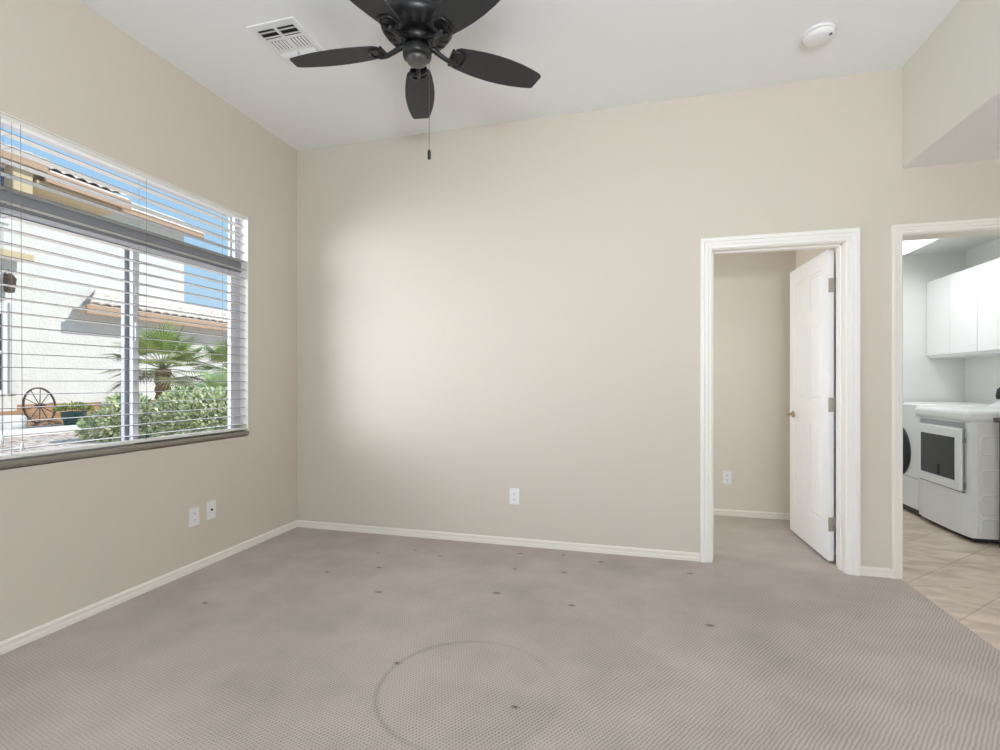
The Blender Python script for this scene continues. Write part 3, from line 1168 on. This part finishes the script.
# ------------------------------------------------------------------ outdoors
GZ = 0.20
b = MB()
xsr = [-2.80, -3.2, -6.0, -7.0, -12.6, -13.3, -13.9, -14.5, -30.0]
zsr = [-0.10, -0.08, 0.16, GZ, GZ, GZ, GZ, GZ, GZ]
ysr = [-25, -5, 0, 5, 10, 15, 20, 30, 60]
vg = [[b.bm.verts.new((x, y, z)) for y in ysr] for x, z in zip(xsr, zsr)]
for i in range(len(xsr) - 1):
    for j in range(len(ysr) - 1):
        b.bm.faces.new([vg[i][j], vg[i][j + 1], vg[i + 1][j + 1], vg[i + 1][j]])
struct(b.build('ground_gravel', M_gravel))
# soil bank against the neighbouring house
b = MB()
prof = [(-12.75, GZ - 0.05), (-12.85, GZ + 0.06), (-13.2, 0.32), (-13.7, 0.46), (-14.2, 0.58), (-14.55, 0.62), (-14.55, GZ - 0.05)]
n = 40
R = []
for j in range(n + 1):
    y = -5 + j * 40 / n
    R.append([(x + 0.05 * math.sin(3.1 * y + i), y, z + (0.03 * math.sin(2.3 * y + 1.7 * i) if 0 < i < 5 else 0)) for i, (x, z) in enumerate(prof)])
b.rings(R, True, True)
struct(b.build('ground_soil_bank', M_soil))
# pale concrete curb
b = MB()
b.rings([[(x - 10.62 + 0.04 * 0, y, GZ + z) for x, z in ((-0.10, -0.05), (-0.10, 0.09), (-0.07, 0.12), (0.07, 0.12), (0.10, 0.09), (0.10, -0.05))] for y in (-6, 5, 8, 12, 30)], True, False)
tag(b.build('garden_curb', M_curb), 'long pale concrete curb across the gravel outside the window', 'curb')
# low white block by the neighbour's house
b = MB()
b.lathe([(0.32, GZ - 0.02), (0.34, GZ + 0.02), (0.34, GZ + 0.24), (0.31, GZ + 0.28), (0.0001, GZ + 0.285)], (-12.35, 7.25, 0), 32)
tag(b.build('garden_block', M_curb), 'low round white block in the neighbour garden left of the wheel', 'garden block')

# ---- neighbour house
XN = -14.5
nh = thing('neighbor_house', 'white stucco two-storey house with pale tile roofs outside the window', 'house', (XN, 12, 0.6))
b = MB()
b.box(XN - 6, XN, 8.0, 13.47, 0.5, 6.55)
b.box(XN - 6, XN - 0.001, 13.47, 26.0, 0.5, 3.75)
b.build('wall', M_stucco, nh)
b = MB()
b.box(XN - 0.01, XN + 0.035, 8.0, 26.0, 0.5, 0.84)
b.build('wall_footing', M_stucco, nh)
b = MB()
b.box(XN - 6, -13.9, 3.0, 8.41, 0.5, 6.3)
b.box(-13.9, -13.84, 8.25, 8.41, 0.9, 3.0)
wing = b.build('wing_wall', M_stucco, nh)


def house_window(y0, y1, z0, z1, x, glass, parent):
    b = MB()
    for (a, c, d, e) in ((y0 - 0.10, y0, z0 - 0.1, z1 + 0.1), (y1, y1 + 0.10, z0 - 0.1, z1 + 0.1), (y0, y1, z0 - 0.1, z0), (y0, y1, z1, z1 + 0.1), (y0, y1, (z0 + z1) / 2 - 0.03, (z0 + z1) / 2 + 0.03)):
        b.box(x - 0.02, x + 0.05, a, c, d, e, 0.008)
    f = b.build('window', M_white, parent)
    b = MB()
    b.box(x - 0.01, x + 0.015, y0, y1, z0, z1)
    b.build('pane', glass, f)


house_window(6.9, 8.10, 0.98, 2.72, -13.9, M_winglass, nh)
house_window(6.7, 8.16, 4.9, 6.05, -13.9, M_winsky, nh)
# small ledge of the wing, level with the storey line
b = MB()
b.box(-13.9, -13.55, 5.0, 8.55, 3.98, 4.14, 0.02)
b.build('storey_ledge', M_tan, nh)


def tile_roof(name, xe, ze, xt, zt, y0, y1, parent, thick=0.05, pitch=0.30, skew=0.0):
    """barrel tiles running from the eave (xe, ze) up to (xt, zt)"""
    b = MB()
    ny = int((y1 - y0) / pitch * 8)
    slope_len = math.hypot(xt - xe, zt - ze)
    rows_ = max(1, int(slope_len / 0.36))
    up = Vector((zt - ze, 0, -(xt - xe))).normalized()
    if up.z < 0:
        up = -up
    for r in range(rows_):
        lo = []
        for s in (0, 1):
            t = (r + s) / rows_ + (-0.0 if s == 0 else 0.03)
            lift = 0.03 if s == 0 else 0.0
            line = []
            for i in range(ny + 1):
                y = y0 + (y1 - y0) * i / ny
                ph = ((y - y0) / pitch) % 1.0
                hgt = 0.06 * abs(math.sin(PI * ph)) ** 0.8 + lift
                p = Vector((xe + (xt - xe) * t, y + skew * t, ze + (zt - ze) * t)) + up * hgt
                line.append(p)
            lo.append(line)
        vv = [[b.bm.verts.new(p) for p in line] for line in lo]
        base = [b.bm.verts.new(p - up * 0.035) for p in lo[0]]
        for i in range(ny):
            f = b.bm.faces.new([vv[0][i], vv[0][i + 1], vv[1][i + 1], vv[1][i]])
            f.smooth = True
            b.bm.faces.new([base[i], base[i + 1], vv[0][i + 1], vv[0][i]])
    # deck below
    b.poly([(xe, y0, ze - 0.02), (xt, y0 + skew, zt - 0.02), (xt, y0 + skew, zt - thick - 0.03), (xe, y0, ze - thick - 0.03)], (0, y1 - y0, 0))
    return b.build(name, M_tile, parent, fixnorm=False)


def fascia(x0, x1, y0, y1, z0, z1, parent, m=M_fascia):
    b = MB()
    b.box(x0, x1, y0, y1, z0, z1, 0.01)
    return b.build('fascia', m, parent)


# lower roof
tile_roof('roof', -13.93, 3.25, XN - 0.05, 3.80, 10.05, 24.0, nh, skew=0.62)
fascia(-14.00, -13.92, 9.98, 24.0, 2.98, 3.23, nh)
b = MB()
b.box(XN, -13.98, 10.05, 24.0, 3.14, 3.18)
b.build('soffit', M_stucco, nh)
# main upper roof
tile_roof('roof', -13.95, 6.22, XN - 2.2, 7.0, 10.75, 13.75, nh)
fascia(-14.05, -13.98, 10.7, 13.78, 6.00, 6.22, nh)
b = MB()
b.box(XN, -14.0, 10.7, 13.78, 6.12, 6.16)
b.build('soffit', M_stucco, nh)
# middle roof, stepping up
tile_roof('roof', -13.76, 6.37, XN - 2.2, 7.25, 9.00, 11.00, nh)
fascia(-13.82, -13.74, 8.9, 11.05, 6.03, 6.30, nh)
b = MB()
b.box(XN, -13.88, 8.8, 10.75, 5.86, 6.05, 0.01)
b.build('cornice', M_tan, nh)
# wing roof
tile_roof('roof', -13.40, 6.36, XN - 1.6, 7.25, 4.0, 8.85, nh)
fascia(-13.48, -13.41, 4.0, 8.75, 6.13, 6.38, nh)
b = MB()
b.box(-13.9, -13.45, 4.0, 8.70, 6.10, 6.18)
b.build('soffit', M_tan, nh)
b = MB()
b.box(-13.9, -13.6, 8.15, 8.55, 5.55, 6.1, 0.02)
b.build('corbel', M_tan, nh)
# dark lantern on the wing wall
wlm = thing('wall_lantern', 'small dark lantern on the white neighbour wall at the left photo edge', 'lantern', (-13.8, 7.72, 3.3))
lx, ly, lz = -13.72, 8.16, 3.22
wlm.location = (lx, ly, lz)
b = MB()
b.lathe([(0.03, -0.02), (0.09, 0.0), (0.12, 0.28), (0.13, 0.30), (0.06, 0.40), (0.02, 0.42)], (lx, ly, lz), 8, smooth=False)
b.build('lantern_body', M_wood, wlm)
b = MB()
b.tube([(-13.91, ly, lz + 0.30), (-13.85, ly, lz + 0.46), (-13.76, ly, lz + 0.50), (lx, ly, lz + 0.42)], 0.018, 8)
b.build('bracket', M_wood, wlm)

# ---- wagon wheel leaning at the bank
wc = Vector((-12.93, 8.26, GZ))
ww = thing('wagon_wheel', 'old dark wagon wheel with thin spokes standing on the gravel', 'wheel', wc)
WR = 0.42
lean = Matrix.Translation(wc + Vector((0, 0, WR + 0.012))) @ Matrix.Rotation(math.radians(107), 4, 'Z') @ Matrix.Rotation(math.radians(-7), 4, 'X')
# wheel plane: local x-z
b = MB()
ring_o, rings_ = [], []
for k in range(48):
    a = 2 * PI * k / 48
    c, s = math.cos(a), math.sin(a)
    rings_.append([lean @ Vector((c * r, t, s * r)) for r, t in ((WR, -0.016), (WR, 0.016), (WR - 0.03, 0.014), (WR - 0.03, -0.014))])
b.rings(rings_, False, False, closed=True)
b.build('rim', M_wood, ww)
b = MB()
b.cyl(lean @ Vector((0, -0.09, 0)), lean @ Vector((0, 0.09, 0)), 0.045, 0.035, 16)
b.cyl(lean @ Vector((0, -0.03, 0)), lean @ Vector((0, 0.03, 0)), 0.055, 0.055, 16)
b.build('hub', M_wood, ww)
for k in range(10):
    a = 2 * PI * k / 10 + 0.15
    b = MB()
    b.cyl(lean @ Vector((0.04 * math.cos(a), 0, 0.04 * math.sin(a))), lean @ Vector(((WR - 0.02) * math.cos(a), 0, (WR - 0.02) * math.sin(a))), 0.010, 0.008, 8)
    b.build('spoke', M_wood, ww)


# ---- foliage helpers
def add_leaf(bm, lay, p, d, side, L_, W_, col):
    """pointed leaf with a fold: two quads"""
    d = d.normalized()
    s = side.normalized()
    nrm = d.cross(s).normalized()
    base, tip = p, p + d * L_
    m1 = p + d * (L_ * 0.5)
    l = m1 + s * (W_ / 2) + nrm * (W_ * 0.12)
    r = m1 - s * (W_ / 2) + nrm * (W_ * 0.12)
    vb, vt, vl, vr, vm = [bm.verts.new(q) for q in (base, tip, l, r, m1)]
    for f in (bm.faces.new([vb, vm, vl]), bm.faces.new([vm, vt, vl]), bm.faces.new([vb, vr, vm]), bm.faces.new([vr, vt, vm])):
        for lp in f.loops:
            lp[lay] = col


def rnd_dir(rng):
    z = rng.uniform(-1, 1)
    a = rng.uniform(0, 2 * PI)
    r = math.sqrt(1 - z * z)
    return Vector((r * math.cos(a), r * math.sin(a), z))


def shrub(name, label, centers, n, seed, cols):
    """centers: ellipsoids (cx, cy, cz, rx, ry, rz)"""
    rng = random.Random(seed)
    c0 = centers[0]
    t = thing(name, label, 'shrub', (c0[0], c0[1], GZ), 'leafy shrubs outside the window')
    b = MB()
    lay = b.bm.loops.layers.float_color.new('tint')
    wsum = [c[3] * c[4] + c[3] * c[5] for c in centers]
    tot = sum(wsum)
    for c, w in zip(centers, wsum):
        for _ in range(int(n * w / tot)):
            u = rnd_dir(rng)
            rr = rng.uniform(0.72, 1.08)
            p = Vector((c[0] + u.x * c[3] * rr, c[1] + u.y * c[4] * rr, c[2] + u.z * c[5] * rr))
            if p.z < GZ + 0.02:
                p.z = GZ + rng.uniform(0.02, 0.2)
            d = (u + rnd_dir(rng) * 0.8 + Vector((0, 0, 0.35)))
            k = rng.random()
            base = cols[int(k * len(cols)) % len(cols)]
            v = rng.uniform(0.5, 1.2)
            add_leaf(b.bm, lay, p, d, d.cross(rnd_dir(rng)), rng.uniform(0.06, 0.105), rng.uniform(0.035, 0.06), (base[0] * v, base[1] * v, base[2] * v, 1))
    b.build('foliage', M_leaf, t, fixnorm=False)
    for c in centers:
        for _ in range(5):
            b = MB()
            u = rnd_dir(rng)
            p0 = Vector((c[0] + rng.uniform(-.1, .1), c[1] + rng.uniform(-.1, .1), GZ - 0.02))
            p2 = Vector((c[0] + u.x * c[3] * .8, c[1] + u.y * c[4] * .8, c[2] + abs(u.z) * c[5] * .8))
            b.tube([p0, (p0 + p2) / 2 + Vector((0, 0, .05)), p2], 0.012, 6, rs=[0.016, 0.011, 0.005])
            b.build('stem', M_stem, t)
    return t


G1 = [srgb(214, 222, 168)[:3], srgb(226, 230, 188)[:3], srgb(186, 204, 140)[:3], srgb(232, 234, 204)[:3], srgb(130, 150, 96)[:3], srgb(206, 208, 158)[:3]]
shrub('leafy_shrub', 'low pale green shrub at the left, spreading toward the gravel', [(-8.44, 6.42, 0.40, 0.40, 0.36, 0.26), (-8.15, 6.50, 0.54, 0.38, 0.38, 0.40)], 4200, 3, G1)
shrub('leafy_shrub', 'large pale green shrub at the right in front of the palms', [(-7.45, 6.95, 0.56, 0.48, 0.50, 0.46), (-6.9, 7.0, 0.56, 0.55, 0.55, 0.46), (-6.35, 7.2, 0.54, 0.5, 0.5, 0.44)], 11000, 4, G1)


def palm(name, label, base, ht, nf, fr, seed, lean=(0, 0), upright=0.0, cols=None):
    rng = random.Random(seed)
    bx, by = base
    t = thing(name, label, 'palm', (bx, by, GZ), 'fan palms outside the window')
    top = Vector((bx + lean[0], by + lean[1], GZ + ht))
    if ht > 0.25:
        b = MB()
        pts, rs_ = [], []
        for i in range(15):
            q = i / 14
            pts.append(Vector((bx, by, GZ - 0.03)).lerp(top, q))
            rs_.append(0.12 + 0.03 * (i % 2) + 0.02 * q)
        b.tube(pts, 0.1, 14, rs=rs_)
        b.build('trunk', M_trunk, t)
    b = MB()
    lay = b.bm.loops.layers.float_color.new('tint')
    bp = MB()
    for k in range(nf):
        az = k * 2.39996 + rng.uniform(-.2, .2)
        q = (k + 0.5) / nf
        el = math.radians(80 - 115 * q + 40 * upright * q) + rng.uniform(-.1, .1)
        stem_l = fr * rng.uniform(0.42, 0.58)
        d = Vector((math.cos(az) * math.cos(el), math.sin(az) * math.cos(el), math.sin(el)))
        side = Vector((-math.sin(az), math.cos(az), 0))
        nrm = side.cross(d).normalized()
        hub = top + d * stem_l
        bp.tube([top, top + d * stem_l * 0.5 + Vector((0, 0, 0.01)), hub], 0.008, 5, rs=[0.012, 0.009, 0.006])
        base_c = cols[k % len(cols)] if q < 0.72 else srgb(128, 126, 88)[:3]
        nl = 30
        for i in range(nl):
            th = math.radians(-105 + 210 * i / (nl - 1))
            ld = d * math.cos(th) + side * math.sin(th)
            ll = fr * (0.62 - 0.16 * abs(th) / 1.83) * rng.uniform(0.9, 1.1)
            w = 0.018 * fr / 0.9
            droop = Vector((0, 0, -0.16 * ll))
            v = rng.uniform(0.8, 1.22)
            c = (base_c[0] * v, base_c[1] * v, base_c[2] * v, 1)
            ls = nrm.cross(ld).normalized()
            p0, p1, p2 = hub, hub + ld * ll * 0.55, hub + ld * ll + droop
            a0, a1 = b.bm.verts.new(p0 + ls * w * 0.25), b.bm.verts.new(p0 - ls * w * 0.25)
            m0, m1, mc = b.bm.verts.new(p1 + ls * w * 0.5), b.bm.verts.new(p1 - ls * w * 0.5), b.bm.verts.new(p1 - nrm * w * 0.3)
            tp = b.bm.verts.new(p2)
            for vs in ((a0, mc, m0), (a1, m1, mc), (a0, a1, mc), (m0, mc, tp), (mc, m1, tp)):
                f = b.bm.faces.new(vs)
                for lp in f.loops:
                    lp[lay] = c
    b.build('fronds', M_frond, t, fixnorm=False)
    bp.build('leaf_stalks', M_leafstalk, t)
    return t


M_leafstalk = mat('green_leaf_stalk', srgb(120, 132, 74), 0.7)
GP = [srgb(146, 164, 78)[:3], srgb(124, 146, 68)[:3], srgb(176, 188, 104)[:3], srgb(100, 122, 58)[:3]]
palm('fan_palm', 'tall fan palm with shaggy brown trunk behind the shrubs', (-9.97, 8.73), 1.26, 30, 1.08, 11, cols=GP)
palm('fan_palm', 'second fan palm crown right of the tall palm, at the window frame', (-9.6, 10.25), 1.22, 26, 0.92, 12, cols=GP)
palm('fan_palm', 'low pale green palm clump under the right palm crown', (-8.05, 8.45), 0.62, 20, 0.72, 13, upright=0.8, cols=[srgb(180, 198, 138)[:3], srgb(156, 182, 112)[:3], srgb(198, 212, 160)[:3]])

# ---- green pot with plant
pc = Vector((-12.25, 8.50, GZ))
pt = thing('flower_pot', 'round green glazed flower pot with a leafy plant beside the wheel', 'flower pot', pc)
b = MB()
b.lathe([(0.16, 0.0), (0.175, 0.01), (0.20, 0.12), (0.205, 0.15), (0.215, 0.16), (0.235, 0.26), (0.235, 0.30), (0.215, 0.30), (0.20, 0.26)], pc, 28)
b.build('pot', M_pot, pt)
b = MB()
lay = b.bm.loops.layers.float_color.new('tint')
rng = random.Random(5)
for _ in range(420):
    u = rnd_dir(rng)
    p = pc + Vector((u.x * 0.30, u.y * 0.30, 0.31 + abs(u.z) * 0.14))
    base = [srgb(150, 168, 84), srgb(190, 186, 104), srgb(104, 140, 80)][rng.randrange(3)]
    d = u + Vector((0, 0, .5)) + rnd_dir(rng) * .5
    add_leaf(b.bm, lay, p, d, d.cross(rnd_dir(rng)), rng.uniform(.06, .11), rng.uniform(.03, .05), base)
b.build('plant_leaves', M_potplant, pt, fixnorm=False)
